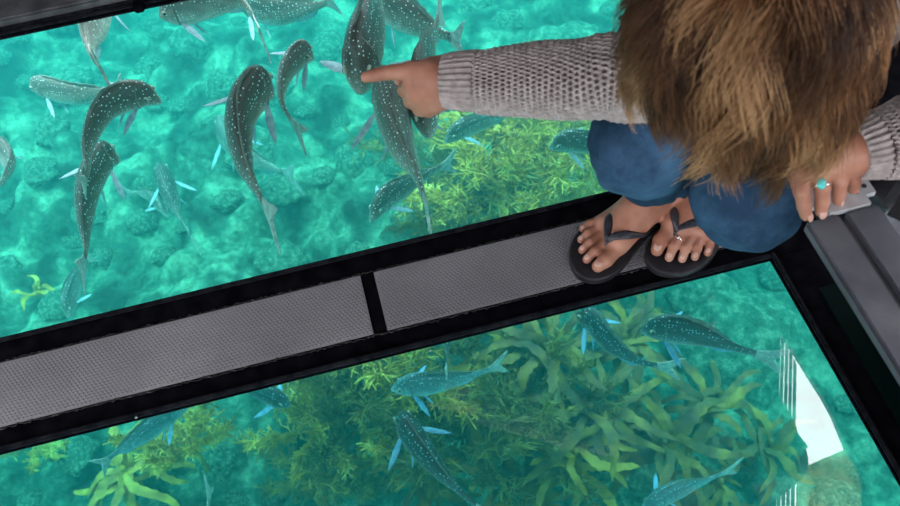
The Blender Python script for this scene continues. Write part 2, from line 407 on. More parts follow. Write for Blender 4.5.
def translucent(name, c, k):
    m = bpy.data.materials.new(name); m.use_nodes = True; nt = m.node_tree; nt.nodes.clear()
    o = N(nt, 'ShaderNodeOutputMaterial'); t = N(nt, 'ShaderNodeBsdfTranslucent'); d = N(nt, 'ShaderNodeBsdfDiffuse'); mx = N(nt, 'ShaderNodeMixShader'); mx.inputs[0].default_value = k
    n = N(nt, 'ShaderNodeTexNoise', i_Scale=6.0, i_Detail=4.0); r = ramp(nt, n.outputs['Fac'], [(.35, tuple(v*.5 for v in c)), (.65, c)])
    nt.links.new(r.outputs[0], t.inputs[0]); nt.links.new(r.outputs[0], d.inputs[0])
    nt.links.new(t.outputs[0], mx.inputs[1]); nt.links.new(d.outputs[0], mx.inputs[2]); nt.links.new(mx.outputs[0], o.inputs['Surface']); return m
def slab(name, pts, th, m):
    n = len(pts); V = [Vector(p) for p in pts]+[Vector(p)+Vector((0, 0, th)) for p in pts]
    Fc = [tuple(range(n)), tuple(range(2*n-1, n-1, -1))]+[((i+1) % n, i, i+n, (i+1) % n+n) for i in range(n)]
    return tag(link(name, mesh(V, Fc), m, None, False), kind='structure')
MT1 = translucent('reflection_strip', (.42, .47, .47), .35); MT2 = translucent('olive_reflection', (.75, .74, .42), .4)  # for unseen pieces added only to colour the glass reflection
def rz(q): return refl(q[0], q[1], ZC+.004)
for i in range(4):
    f0, f1 = i/4+.03, (i+1)/4-.03
    a = lambda f: (781+16*f, 330+36*f); b_ = lambda f: (776+19*f, 515)
    slab('trim_%d' % (3+i), [rz(a(f0)), rz(b_(f0)), rz(b_(f1)), rz(a(f1))], .004, MT1)  # added strips that glow through, making pale bands in the reflection
slab('trim_7', [rz(q) for q in ((797, 470), (796, 514), (862, 514), (862, 481), (846, 449))], .004, MT2)  # added olive sheet, standing in for the shore in the reflection

# ------------------------------------------------------------------ SDF body builder
class SDF:
    def __init__(s, lo, hi, h):
        s.lo = np.array(lo, float); s.h = h
        s.n = np.ceil((np.array(hi)-s.lo)/h).astype(int)+1
        s.g = np.full(s.n, .05, np.float32)
    def sub(s, lo, hi):
        a = np.maximum(np.floor((lo-s.lo)/s.h).astype(int), 0); b = np.minimum(np.ceil((hi-s.lo)/s.h).astype(int)+1, s.n)
        if (b <= a).any(): return None
        ax = [s.lo[i]+s.h*np.arange(a[i], b[i]) for i in range(3)]
        G = np.meshgrid(*ax, indexing='ij', sparse=True)
        return tuple(slice(a[i], b[i]) for i in range(3)), G
    def put(s, sl, d, k):
        g = s.g[sl]; d = d.astype(np.float32)
        if k > 0:
            h = np.maximum(k-np.abs(g-d), 0)/k; s.g[sl] = np.minimum(g, d)-h*h*k*.25
        else: s.g[sl] = np.minimum(g, d)
    def cone(s, a, b, ra, rb, k=.01):
        a = np.array(a, float); b = np.array(b, float); m = max(ra, rb)+k+2*s.h+.006
        q = s.sub(np.minimum(a, b)-m, np.maximum(a, b)+m)
        if q is None: return
        sl, (X, Y, Z) = q; ab = b-a; L2 = max(ab@ab, 1e-12)
        t = np.clip(((X-a[0])*ab[0]+(Y-a[1])*ab[1]+(Z-a[2])*ab[2])/L2, 0, 1)
        d = np.sqrt((X-a[0]-t*ab[0])**2+(Y-a[1]-t*ab[1])**2+(Z-a[2]-t*ab[2])**2)-(ra+(rb-ra)*t)
        s.put(sl, d, k)
    def chain(s, pts, rad, k=.01, k0=None):
        for i in range(len(pts)-1): s.cone(pts[i], pts[i+1], rad[i], rad[i+1], k if (i or k0 is None) else k0)
    def ell(s, c, axes, rad, k=.01, cut=False):
        c = np.array(c, float); A = np.array(axes, float); m = max(rad)+k+2*s.h+.006
        q = s.sub(c-m, c+m)
        if q is None: return
        sl, (X, Y, Z) = q; X = X-c[0]; Y = Y-c[1]; Z = Z-c[2]
        u = [(X*A[i, 0]+Y*A[i, 1]+Z*A[i, 2]) for i in range(3)]
        k0 = np.sqrt(sum((u[i]/rad[i])**2 for i in range(3))); k1 = np.sqrt(sum((u[i]/rad[i]**2)**2 for i in range(3)))+1e-9
        d = k0*(k0-1)/k1
        if cut:
            g = s.g[sl]; d = -d.astype(np.float32); h = np.maximum(k-np.abs(g-d), 0)/k; s.g[sl] = np.maximum(g, d)+h*h*k*.25
        else: s.put(sl, d, k)
    def mesh(s):
        g = s.g; ins = g < 0; n = g.shape
        c = np.zeros(tuple(np.array(n)-1), np.int8)
        cor = [(i, j, k) for i in (0, 1) for j in (0, 1) for k in (0, 1)]
        def sh(a, o): return a[o[0]:n[0]-1+o[0], o[1]:n[1]-1+o[1], o[2]:n[2]-1+o[2]]
        for o in cor: c += sh(ins, o)
        act = (c > 0) & (c < 8); idx = np.argwhere(act); ids = np.full(act.shape, -1, np.int32); ids[act] = np.arange(len(idx))
        S = np.zeros((len(idx), 3)); W = np.zeros(len(idx))
        for o in cor:
            for ax in range(3):
                if o[ax]: continue
                o2 = list(o); o2[ax] = 1
                A = g[idx[:, 0]+o[0], idx[:, 1]+o[1], idx[:, 2]+o[2]]; B = g[idx[:, 0]+o2[0], idx[:, 1]+o2[1], idx[:, 2]+o2[2]]
                x = (A < 0) != (B < 0); t = A[x]/(A[x]-B[x]); pt = np.tile(np.array(o, float), (x.sum(), 1)); pt[:, ax] += t
                S[x] += pt; W[x] += 1
        V = s.lo+s.h*(idx+S/W[:, None])
        Q = []
        for ax in range(3):
            a1, a2 = (ax+1) % 3, (ax+2) % 3
            sl0 = [slice(None)]*3; sl1 = [slice(None)]*3; sl0[ax] = slice(0, n[ax]-1); sl1[ax] = slice(1, n[ax])
            x = ins[tuple(sl0)] != ins[tuple(sl1)]; e = np.argwhere(x)
            ok = (e[:, a1] > 0) & (e[:, a2] > 0) & (e[:, a1] < n[a1]-1) & (e[:, a2] < n[a2]-1); e = e[ok]
            up = ins[tuple(sl0)][e[:, 0], e[:, 1], e[:, 2]]
            def cell(d1, d2):
                q = e.copy(); q[:, a1] -= d1; q[:, a2] -= d2; return ids[q[:, 0], q[:, 1], q[:, 2]]
            f = np.stack([cell(1, 1), cell(0, 1), cell(0, 0), cell(1, 0)], 1)
            f[~up] = f[~up][:, ::-1]; Q.append(f)
        Q = np.concatenate(Q)
        me = bpy.data.meshes.new('m'); me.vertices.add(len(V)); me.vertices.foreach_set('co', V.astype(np.float32).ravel())
        me.loops.add(len(Q)*4); me.loops.foreach_set('vertex_index', Q.ravel().astype(np.int32))
        me.polygons.add(len(Q)); me.polygons.foreach_set('loop_start', np.arange(0, len(Q)*4, 4, dtype=np.int32)); me.polygons.foreach_set('loop_total', np.full(len(Q), 4, np.int32))
        me.update(calc_edges=True); me.validate(); return me

# ------------------------------------------------------------------ the squatting person
V3 = lambda *a: np.array(a, float)
def A3(v): return np.array([v[0], v[1], v[2]])
def unit(v): return v/np.linalg.norm(v)
ZS = .017      # top of the flip-flop soles
def foot_frame(tip, f, sgn):
    f = unit(np.array([f[0], f[1], 0.])); l = np.array([-f[1], f[0], 0.])*sgn
    o = np.array([tip[0], tip[1], ZS])-.226*f-.030*l
    return o, f, l
FR = foot_frame((.368, .818), (-.9, -.43), 1)
FL = foot_frame((.476, .820), (-.72, -.69), -1)
def fp(fr, x, y, z): return fr[0]+x*fr[1]+y*fr[2]+np.array([0, 0, z])
kneeR = A3(P(640, 146, 1.2)); kneeL = A3(P(746, 197, 1.17))
ankR = fp(FR, .045, 0, .085); ankL = fp(FL, .045, 0, .085)
hipR = V3(.60, 1.04, .36); hipL = V3(.74, .93, .36)
pelv = V3(.70, 1.02, .36); chest = V3(.60, .82, .60); neck0 = V3(.515, .69, .74)
headc = A3(P(752, 18, .82))
gaze = unit(V3(-.52, -.42, -.74)); right = unit(np.cross(gaze, V3(0, 0, 1))); crown = unit(np.cross(right, gaze))
shR = V3(.505, .84, .715); shL = V3(.635, .60, .70)
wrR = A3(P(452, 82, 1.19)); elR = A3(P(655, 78, 1.12))
wrL = A3(P(852, 152, 1.055)); elL = A3(P(968, 118, 1.06))

S = SDF((-.02, .42, -.005), (.93, 1.2, .92), .0028)
def foot(fr):
    c = lambda a, b, ra, rb, k=.008: S.cone(fp(fr, *a), fp(fr, *b), ra, rb, k)
    c((.028, 0, .028), (.075, -.008, .026), .028, .026); c((.028, 0, .028), (.040, 0, .085), .027, .031, .02)
    c((.075, -.012, .024), (.152, -.024, .019), .023, .019, .015); c((.070, .004, .032), (.168, .021, .023), .026, .023, .02)
    c((.045, .002, .075), (.105, .006, .045), .032, .026, .03); c((.105, .006, .045), (.155, .006, .024), .026, .020, .02)
    toes = [((.172, .026, .020), (.205, .032, .018), (.222, .030, .013), .0150, .0130, .0110),
            ((.168, .006, .020), (.207, .007, .021), (.225, .006, .011), .0100, .0084, .0078),
            ((.163, -.009, .019), (.199, -.012, .020), (.216, -.014, .010), .0092, .0078, .0074),
            ((.155, -.023, .018), (.187, -.0285, .018), (.202, -.031, .010), .0088, .0074, .0072),
            ((.145, -.036, .016), (.170, -.0435, .015), (.183, -.046, .010), .0085, .0072, .0070)]
    for t in toes:
        S.cone(fp(fr, *t[0]), fp(fr, *t[1]), t[3], t[4], .005); S.cone(fp(fr, *t[1]), fp(fr, *t[2]), t[4], t[5], .004)
    return toes
TOES = foot(FR); foot(FL)
for an, kn, hp in ((ankR, kneeR, hipR), (ankL, kneeL, hipL)):
    m = an*.6+kn*.4; S.chain([an, m, kn, hp], [.030, .042, .048, .07], .03)
S.chain([pelv, chest, neck0], [.12, .115, .05], .05); S.cone(hipR, hipL, .08, .08, .05)
S.chain([shR, (shR+shL)/2, shL], [.045, .06, .045], .04)
S.chain([neck0, headc-.03*gaze-.04*crown], [.05, .048], .03)
for sh, el, wr in ((shR, elR, wrR), (shL, elL, wrL)): S.chain([sh, el, el*.4+wr*.6, wr], [.042, .036, .032, .024], .02)
# head and face
HA = [right, gaze, crown]
S.ell(headc, HA, (.074, .092, .100), .02)
fc = lambda r, g, c: headc+right*r+gaze*g+crown*c
S.cone(fc(0, .035, -.055), fc(0, .055, -.085), .052, .030, .03)      # jaw
S.cone(fc(0, .088, .005), fc(0, .104, -.035), .008, .011, .012)      # nose
for s_ in (-1, 1):
    S.ell(fc(.030*s_, .092, .006), HA, (.016, .012, .010), .010, cut=True)
    S.ell(fc(.030*s_, .080, .004), HA, (.013, .012, .011), .004)
    S.ell(fc(.076*s_, .005, -.015), HA, (.007, .018, .030), .008)
    S.cone(fc(.012*s_, .092, .030), fc(.045*s_, .082, .026), .006, .004, .012)
S.cone(fc(-.020, .084, -.062), fc(.020, .084, -.062), .006, .006, .006); S.cone(fc(-.016, .082, -.073), fc(.016, .082, -.073), .006, .006, .006)
# pointing hand
HR = lambda *q: A3(P(*q))
S.cone(wrR, HR(430, 77, 1.192), .024, .021, .012); S.cone(wrR, HR(436, 92, 1.197), .022, .019, .012)
S.cone(HR(436, 76, 1.19), HR(411, 71, 1.188), .019, .0135, .012); S.cone(HR(440, 86, 1.195), HR(414, 85, 1.192), .018, .0135, .012)
S.cone(HR(440, 94, 1.20), HR(419, 97, 1.20), .017, .0125, .012); S.cone(HR(440, 98, 1.205), HR(428, 107, 1.21), .016, .0115, .012)
S.chain([HR(410, 71, 1.188), HR(391, 72.5, 1.190), HR(376, 75, 1.196), HR(366, 77, 1.200)], [.0118, .0098, .0088, .0076], .003)
for k, (a, b, c, d) in enumerate([((412, 85, 1.192), (405, 90, 1.222), (415, 92, 1.243), (426, 90, 1.235)), ((417, 97, 1.20), (411, 101, 1.228), (421, 103, 1.247), (431, 100, 1.238)), ((427, 107, 1.21), (420, 109, 1.234), (429, 111, 1.250), (437, 108, 1.241))]):
    S.chain([HR(*a), HR(*b), HR(*c), HR(*d)], [.0118, .0102, .009, .008], .003)
S.chain([HR(446, 66, 1.205), HR(432, 66, 1.228), HR(414, 74, 1.238), HR(400, 80, 1.236)], [.016, .0125, .0105, .0085], .004)
# resting hand
ZF = ZB+.002
S.cone(wrL, HR(822, 166, 1.075), .024, .017, .014); S.cone(wrL, HR(842, 165, 1.075), .023, .017, .014)
FNG = [((802, 172), (802, 192), (804, 206), (806, 215), .0093), ((819, 171), (822, 188), (822, 202), (821, 211), .0095), ((835, 168), (840, 182), (839, 193), (838, 200), .0092), ((846, 165), (853, 175), (854, 183), (853, 189), .0088)]
def onb(q, z): return A3(fl(q[0], q[1], z))
for a, b, c, d, r in FNG:
    pa, pb, pc_, pd = onb(a, ZF+.052), onb(b, ZF+.040), onb(c, ZF+.022), onb(d, ZF+.0105)
    S.cone(HR(835, 160, 1.07), pa, .018, .0125, .010)
    S.chain([pa, pb, pc_, pd], [r*1.1, r, r*.9, r*.8], .0025)
S.chain([HR(826, 164, 1.09), HR(800, 178, 1.11), HR(790, 192, 1.125), HR(787, 202, 1.13)], [.016, .0125, .0105, .009], .004)
def sdf_at(p):
    q = np.clip(((np.array(p)-S.lo)/S.h), 0, np.array(S.n)-1.001); i = q.astype(int); f = q-i; r_ = 0
    for a in (0, 1):
        for b in (0, 1):
            for c in (0, 1): r_ += S.g[i[0]+a, i[1]+b, i[2]+c]*(f[0] if a else 1-f[0])*(f[1] if b else 1-f[1])*(f[2] if c else 1-f[2])
    return r_
STRAP = {}
for fk, fr in (('r', FR), ('l', FL)):
    for sg in (-1, 1):
        ar = []
        for i in range(18):
            t = i/17; x = .188-.094*t**1.1; yc = .0145*(1-t)+.002*t; ph_ = math.radians(90-sg*0-104*t**1.05)
            o0 = np.array([x, yc, .014]); dy, dz = math.cos(ph_)*sg, math.sin(ph_); k = .004
            while k < .040 and sdf_at(fp(fr, x, yc+dy*k, .014+dz*k)) < .0022: k += .0007
            ar.append((x, yc+dy*k, max(-.003, .014+dz*k)))
        STRAP[fk, sg] = ar
person = link('person', S.mesh(), M_skin)
tag(person, 'person squatting on the walkway in knit sweater and jeans, pointing at a fish', 'person')
del S

def ellm(name, c, axes, rad, m, parent, seg=14):
    bm = bmesh.new(); bmesh.ops.create_uvsphere(bm, u_segments=seg, v_segments=seg//2+2, radius=1)
    A = [Vector(a) for a in axes]
    for v in bm.verts: v.co = Vector(c)+A[0]*v.co.x*rad[0]+A[1]*v.co.y*rad[1]+A[2]*v.co.z*rad[2]
    return link(name, bm_mesh(bm), m, parent)
for fr in (FR, FL):
    for i, t in enumerate(TOES):
        a, b = fp(fr, *t[1]), fp(fr, *t[2]); d = unit(b-a); s_ = unit(np.cross(d, V3(0, 0, 1))); u = np.cross(s_, d)
        if u[2] < 0: u = -u
        c = b*.85+a*.15+u*t[5]*.86
        ellm('toenail', c, (d, s_, u), (t[5]*.72, t[5]*.66, .0018), M_nail, person)
for (a, b, c, d, r) in FNG:
    pc_, pd = onb(c, ZF+.022), onb(d, ZF+.0105); dd = unit(pd-pc_); s_ = unit(np.cross(dd, V3(0, 0, 1))); u = np.cross(s_, dd)
    if u[2] < 0: u = -u
    ellm('fingernail', pd+u*r*.66+dd*.002, (dd, s_, u), (.0062, .0050, .0016), M_nail, person)
# eyes
for s_ in (-1, 1):
    e_ = ellm('eye', fc(.030*s_, .0875, .004), HA, (.010, .006, .0055), noisy('eye_white', (.8, .8, .78), (.85, .85, .83), 5, .2), person)
    ellm('iris', fc(.030*s_, .0925, .003), HA, (.0045, .0018, .0045), M_eye, e_)

def ring(name, c, n, r, t, m):
    n = Vector(n).normalized(); u = n.orthogonal().normalized(); w = n.cross(u)
    pts = [Vector(c)+(u*math.cos(2*PI*k/20)+w*math.sin(2*PI*k/20))*r for k in range(21)]
    V, Fc = tube_data(pts, t, 6); return link(name, mesh(V, Fc), m, person)
a, b = onb((819, 171), ZF+.052), onb((821, 188), ZF+.040); c = a*.15+b*.85
rg = ring('finger_ring', c, b-a, .0112, .0014, M_silver); rg['label'] = 'silver ring with a turquoise stone'
up_ = unit(unit(np.array([0, 0, H])-c)+V3(0, 0, .4))
ellm('stone', c+up_*.0115, (unit(b-a), unit(np.cross(b-a, up_)), up_), (.0068, .0055, .003), M_turq, rg)
t = TOES[1]; a, b = fp(FL, *t[0]), fp(FL, *t[1]); c = a*.35+b*.65
rg = ring('toe_ring', c, b-a, 0.0096, .0009, M_silver); ellm('stone', c+V3(0, 0, .0105), (unit(b-a), unit(np.cross(b-a, V3(0, 0, 1))), V3(0, 0, 1)), (.0028, .0028, .002), M_silver, rg)

# flip-flops
def sole_outline():
    pts = [(-.012, 0), (-.008, .022), (.02, .034), (.06, .033), (.10, .033), (.14, .042), (.18, .052), (.215, .052), (.240, .040), (.252, .018), (.248, -.006), (.232, -.030), (.20, -.050), (.16, -.056), (.12, -.050), (.07, -.040), (.03, -.036), (-.002, -.024)]
    return catmull([(x, y, 0) for x, y in pts+pts[:1]], 90)[:-1]
for fr in (FR, FL):
    o2 = sole_outline(); n = len(o2)
    ff = empty('flip_flop', (0, 0, 0)); ff.parent = person
    V = []
    for z, sc in ((.0022, .97), (.004, 1.0), (.0145, 1.0), (ZS-.0005, .975)):
        for p in o2: q = fp((V3(fr[0][0], fr[0][1], 0), fr[1], fr[2]), .115+(p.x-.115)*sc, p.y*sc, z); V.append(q)
    Fc = []
    for L_ in range(3):
        for k in range(n): Fc.append((L_*n+k, L_*n+(k+1) % n, (L_+1)*n+(k+1) % n, (L_+1)*n+k))
    Fc.append(tuple(range(n-1, -1, -1))); Fc.append(tuple(3*n+k for k in range(n)))
    if fr is FL: Fc = [f[::-1] for f in Fc]
    link('sole', mesh(V, Fc), M_rubber, ff, False)
    fk = 'r' if fr is FR else 'l'; arm1 = [Vector(q) for q in catmull(STRAP[fk, 1], 18)]; arm2 = [Vector(q) for q in catmull(STRAP[fk, -1], 18)]
    top = STRAP[fk, 1][0]
    tube('toe_post', [fp(fr, *q) for q in catmull([(.190, .0155, .0), (.190, .0155, .010), (.189, .0150, .016), tuple(top)], 10)], [.0034]*10, M_thong, ff, 8)
    for ar in (arm1, arm2):
        pts = [Vector(fp(fr, *q)) for q in ar]; V, Fc = [], []
        ctr = Vector(fp(fr, .12, 0, .0))
        for i, p in enumerate(pts):
            tg = (pts[min(i+1, 17)]-pts[max(i-1, 0)]).normalized(); o_ = (p-Vector(fp(fr, ar[i][0], .006, .014))).normalized(); o_ = (o_-tg*o_.dot(tg)).normalized(); w = tg.cross(o_)
            hw = .0042+.0034*math.sin(PI*min(i/10, 1)); th = .0022
            for k in range(8): a = 2*PI*k/8; V.append(p+w*hw*math.cos(a)+o_*th*math.sin(a))
        for i in range(17):
            for k in range(8): a = i*8+k; b = i*8+(k+1) % 8; Fc.append((a, b, b+8, a+8))
        Fc += [tuple(range(7, -1, -1)), tuple(17*8+k for k in range(8))]
        link('strap', mesh(V, Fc), M_thong, ff)

# jeans
J = SDF((.2, .45, .05), (.95, 1.25, .60), .0042)
hems = []
for an, kn, hp in ((ankR, kneeR, hipR), (ankL, kneeL, hipL)):
    hm = an*.90+kn*.10 if kn is kneeR else an*.80+kn*.20; m = an*.5+kn*.5
    J.chain([hm, m, kn*.85+an*.15], [.047, .055, .058], .02)
    J.cone(kn*.92+an*.08, kn, .057, .059, .02)
    J.chain([kn, kn*.5+hp*.5, hp], [.060, .074, .092], .035)
    hems.append((an, hm))
J.chain([hipR, pelv+V3(.02, .02, .0), hipL], [.095, .12, .095], .06)
J.cone(pelv, pelv*.8+chest*.2, .125, .12, .05)
# cut the hems flat so that the ankle comes out of an open leg
for an, hm in hems:
    d = unit(hm-an); c = hm-d*.040
    u = unit(np.cross(d, V3(1, 0, 0))); w = np.cross(d, u)
    J.ell(c, [d, u, w], (.028, .075, .075), .004, cut=True)
jm = J.mesh(); nv = len(jm.vertices); jm.update()
wear_highlight = np.zeros(nv, np.float32)
cos = np.empty(nv*3, np.float32); jm.vertices.foreach_get('co', cos); cos = cos.reshape(-1, 3)
nor = np.empty(nv*3, np.float32); jm.vertices.foreach_get('normal', nor); nor = nor.reshape(-1, 3)
for i in range(nv):
    p = cos[i]; q = Vector(p.tolist()); dsp = noise.noise(q*14)*.010+abs(noise.noise(q*26))*.008
    w = 0.
    for an, kn, hp in ((ankR, kneeR, hipR), (ankL, kneeL, hipL)):
        dk = np.linalg.norm(p-kn); w = max(w, math.exp(-(dk/.075)**2))
        sh = unit(kn-an); h = (p-an)@sh; rr2 = np.linalg.norm((p-an)-sh*h)
        if rr2 < .085 and h < .30:
            dsp += .0055*math.sin(h*150+4*noise.noise(q*12))*math.exp(-((h-.10)/.07)**2)
        th = unit(hp-kn); h2 = (p-kn)@th
        if 0 < h2 < .4: dsp += .004*math.sin(h2*95+5*noise.noise(q*9))*min(1, h2*8)
    wear_highlight[i] = w; cos[i] = p+nor[i]*dsp
jm.vertices.foreach_set('co', cos.ravel()); at = jm.attributes.new('wear_highlight', 'FLOAT', 'POINT'); at.data.foreach_set('value', wear_highlight)
jeans = link('jeans', jm, M_denim, person)
del J
# hem rolls (sub-parts)
for (an, hm), kn in zip(hems, (kneeR, kneeL)):
    d = unit(kn-an); c = hm-d*.004; u = unit(np.cross(d, V3(1, 0, 0))); w = np.cross(d, u)
    pts = [c+(u*math.cos(2*PI*k/40)+w*math.sin(2*PI*k/40))*(.0455+.0015*math.sin(3*k)) for k in range(41)]
    tube('hem', pts, .0032, M_denim, jeans, 8)

# sweater
def sleeve(name, pts, rads, nu, nv_, per_u, per_v, parent, start=.0, flat=1.0):
    c = catmull(pts, nv_); rr = np.interp(np.linspace(0, 1, nv_), np.linspace(0, 1, len(rads)), rads)
    L = [0]
    for i in range(1, nv_): L.append(L[-1]+(c[i]-c[i-1]).length)
    V, Fc = [], []; up = None
    for i, p in enumerate(c):
        t = (c[min(i+1, nv_-1)]-c[max(i-1, 0)]).normalized()
        if up is None: up = Vector((0, 0, 1))
        up = (up-t*up.dot(t)).normalized(); s = t.cross(up)
        row = L[i]/per_v
        for k in range(nu):
            a = 2*PI*k/nu; col = per_u*k/nu+(.5 if int(row) % 2 else 0)
            fu = math.cos(2*PI*col); fv = math.cos(2*PI*(row-int(row)-.5))
            hole = max(0, (fu+1)/2)*max(0, (fv+1)/2)
            d = -.011*hole**1.5+.0018*abs(math.sin(PI*(row)))+noise.noise(Vector((k*.35, i*.35, 3)))*.0009
            d += noise.noise(Vector((math.cos(a)*1.3, math.sin(a)*1.3, L[i]*14)))*.006
            V.append(p+(up*math.cos(a)+s*math.sin(a))*(rr[i]+d))
    for i in range(nv_-1):
        for k in range(nu): a = i*nu+k; b = i*nu+(k+1) % nu; Fc.append((a, b, b+nu, a+nu))
    return link(name, mesh(V, Fc), M_knit, parent)
def cuff(pts, rads, ribs, parent):
    nv_ = 40; nu = ribs*8; c = catmull(pts, nv_); rr = np.interp(np.linspace(0, 1, nv_), np.linspace(0, 1, len(rads)), rads); V, Fc = [], []; up = Vector((0, 0, 1))
    for i, p in enumerate(c):
        t = (c[min(i+1, nv_-1)]-c[max(i-1, 0)]).normalized(); up = (up-t*up.dot(t)).normalized(); s = t.cross(up)
        e = math.sin(PI*min(1, max(0, i/(nv_-1))))**.25
        for k in range(nu):
            a = 2*PI*k/nu; V.append(p+(up*math.cos(a)+s*math.sin(a))*(rr[i]*(.93+.07*e)+.0019*math.cos(2*PI*k/8)+noise.noise(Vector((k*.4, i*.5, 0)))*.0008))
    for i in range(nv_-1):
        for k in range(nu): a = i*nu+k; b = i*nu+(k+1) % nu; Fc.append((a, b, b+nu, a+nu))
    # fold the ends inwards
    for e, i in ((0, 0), (1, nv_-1)):
        b = len(V); t = Vector(c[i])
        for k in range(nu): q = V[i*nu+k]; V.append(t+(q-t)*.72)
        for k in range(nu):
            f = (i*nu+k, i*nu+(k+1) % nu, b+(k+1) % nu, b+k); Fc.append(f[::-1] if e == 0 else f)
    return link('cuff', mesh(V, Fc), M_knit, parent)
T = SDF((.3, .45, .3), (.95, 1.25, .9), .004)
T.chain([pelv+V3(0, 0, .03), chest, neck0*.75+chest*.25], [.142, .142, .10], .05)
T.chain([shR, (shR+shL)/2, shL], [.06, .078, .06], .05)
tm = T.mesh(); del T
sweater = link('sweater', tm, M_knit, person)
cw = A3(P(476, 81, 1.175))
sleeve('sleeve', [shR, elR*.9+shR*.1+V3(0, 0, .0), elR*.75+wrR*.25, elR*.45+wrR*.55, cw], [.064, .057, .053, .047, .0380], 330, 330, 46, .0082, sweater)
cuff([A3(P(443, 81, 1.19)), A3(P(461, 81, 1.185)), A3(P(481, 81, 1.175))], [.0345, .0375, .0400], 30, sweater)
cwl = wrL*.80+elL*.20
sleeve('sleeve', [shL, elL, elL*.5+wrL*.5, cwl], [.062, .056, .050, .041], 250, 240, 46, .0082, sweater)
cuff([wrL*.97+elL*.03, wrL*.88+elL*.12, cwl], [.034, .037, .041], 30, sweater)

# hair
def hair():
    rg = np.random.RandomState(3)
    nc, per, n = 380, 60, 16
    d = rg.normal(size=(6000, 3)); d /= np.linalg.norm(d, axis=1)[:, None]
    ok = (d[:, 1] < .62) & (d[:, 2] > -.55) & ~((d[:, 1] > .30) & (d[:, 2] < .15)); d = d[ok][:nc]
    ax = np.array([.078, .096, .104]); B = np.array([right, gaze, crown])
    L = rg.uniform(.10, .155, nc)*(1-.15*np.clip(d[:, 1], 0, 1))*np.where(d[:, 0] > 0, .84, 1.05); ph = rg.uniform(0, 6.28, nc); amp = rg.uniform(.15, .60, nc); fq = rg.uniform(26, 46, nc)
    low = np.array([noise.noise(Vector((q*2.2).tolist())) for q in d]); ct = low*.5+rg.normal(0, .13, nc); off0 = rg.uniform(.006, .040, nc)
    ci = np.repeat(np.arange(nc), per); M_ = len(ci)
    dj = d[ci]+rg.normal(0, .075, (M_, 3)); dj /= np.linalg.norm(dj, axis=1)[:, None]
    p = headc+(dj*ax)@B
    side = np.where(d[ci, 0] > -.1, 1., -1.)[:, None]
    flow = right*side*.45+gaze*.55-crown*.05+np.array([0, 0, -.25]); flow /= np.linalg.norm(flow, axis=1)[:, None]
    nrm = p-headc; nrm /= np.linalg.norm(nrm, axis=1)[:, None]
    dr = nrm*.45+flow*.7; dr /= np.linalg.norm(dr, axis=1)[:, None]
    off = off0[ci]+rg.uniform(-.005, .006, M_); st = (L[ci]*rg.uniform(.72, 1.05, M_)/n)[:, None]; p2 = ph[ci]+rg.normal(0, .22, M_); tj = rg.normal(0, .07, (M_, 3))
    pts = [p]
    for i in range(1, n):
        arc = fq[ci]*i*st[:, 0]
        wv = amp[ci][:, None]*(right*np.cos(arc+p2)[:, None]+np.array([.6, -.6, .2])*np.sin(arc*.9+p2)[:, None])*min(1, i/n*1.5)
        inw = headc+np.array([-.02, -.02, -.12])-p; inw /= np.linalg.norm(inw, axis=1)[:, None]
        dr = dr*.74+np.array([0, 0, -1])*.22+inw*(.16*(i/n)**2)+wv*.30+tj*.05; dr /= np.linalg.norm(dr, axis=1)[:, None]
        p = p+dr*st
        o_ = np.minimum(off, .004+i*st[:, 0]*.35)[:, None]+ax; q = ((p-headc)@B.T)/o_; k = np.linalg.norm(q, axis=1)
        p = np.where((k < 1)[:, None], headc+(p-headc)/np.maximum(k, .05)[:, None], p); pts.append(p)
    pts = np.array(pts).transpose(1, 0, 2)
    tg = np.gradient(pts, axis=1); tg /= np.linalg.norm(tg, axis=2)[..., None]+1e-9
    u = np.cross(tg, np.array([.31, .82, .47])); u /= np.linalg.norm(u, axis=2)[..., None]+1e-9; w = np.cross(tg, u)
    f = np.linspace(0, 1, n); rad = rg.uniform(.00035, .00062, M_)[:, None]*(1-.7*f**3)
    V = np.stack([pts+(u*math.cos(2*PI*k/3)+w*math.sin(2*PI*k/3))*rad[..., None] for k in range(3)], 2).reshape(-1, 3)
    tone = np.clip(.02+.62*f[None, :]**1.2+(ct[ci]+rg.normal(0, .06, M_))[:, None], 0, 1); tone = np.repeat(tone[:, :, None], 3, 2).ravel()
    b = (np.arange(M_)*n*3)[:, None, None]; ii = (np.arange(n-1)*3)[None, :, None]; kk = np.arange(3)[None, None, :]
    a_ = b+ii+kk; b_ = b+ii+(kk+1) % 3; Q = np.stack([a_, b_, b_+3, a_+3], -1).reshape(-1, 4)
    me = bpy.data.meshes.new('m'); me.vertices.add(len(V)); me.vertices.foreach_set('co', V.astype(np.float32).ravel())
    me.loops.add(len(Q)*4); me.loops.foreach_set('vertex_index', Q.ravel().astype(np.int32))
    me.polygons.add(len(Q)); me.polygons.foreach_set('loop_start', np.arange(0, len(Q)*4, 4, dtype=np.int32)); me.polygons.foreach_set('loop_total', np.full(len(Q), 4, np.int32))
    me.update(calc_edges=True)
    at = me.attributes.new('tone', 'FLOAT', 'POINT'); at.data.foreach_set('value', tone.astype(np.float32))
    link('hair', me, M_hair, person)
hair()
cap = ellm('scalp_hair', Vector(fc(0, -.012, .008)), HA, (.0785, .093, .1015), M_hair, person, 40)
me = cap.data; at = me.attributes.new('tone', 'FLOAT', 'POINT'); at.data.foreach_set('value', [.08]*len(me.vertices))

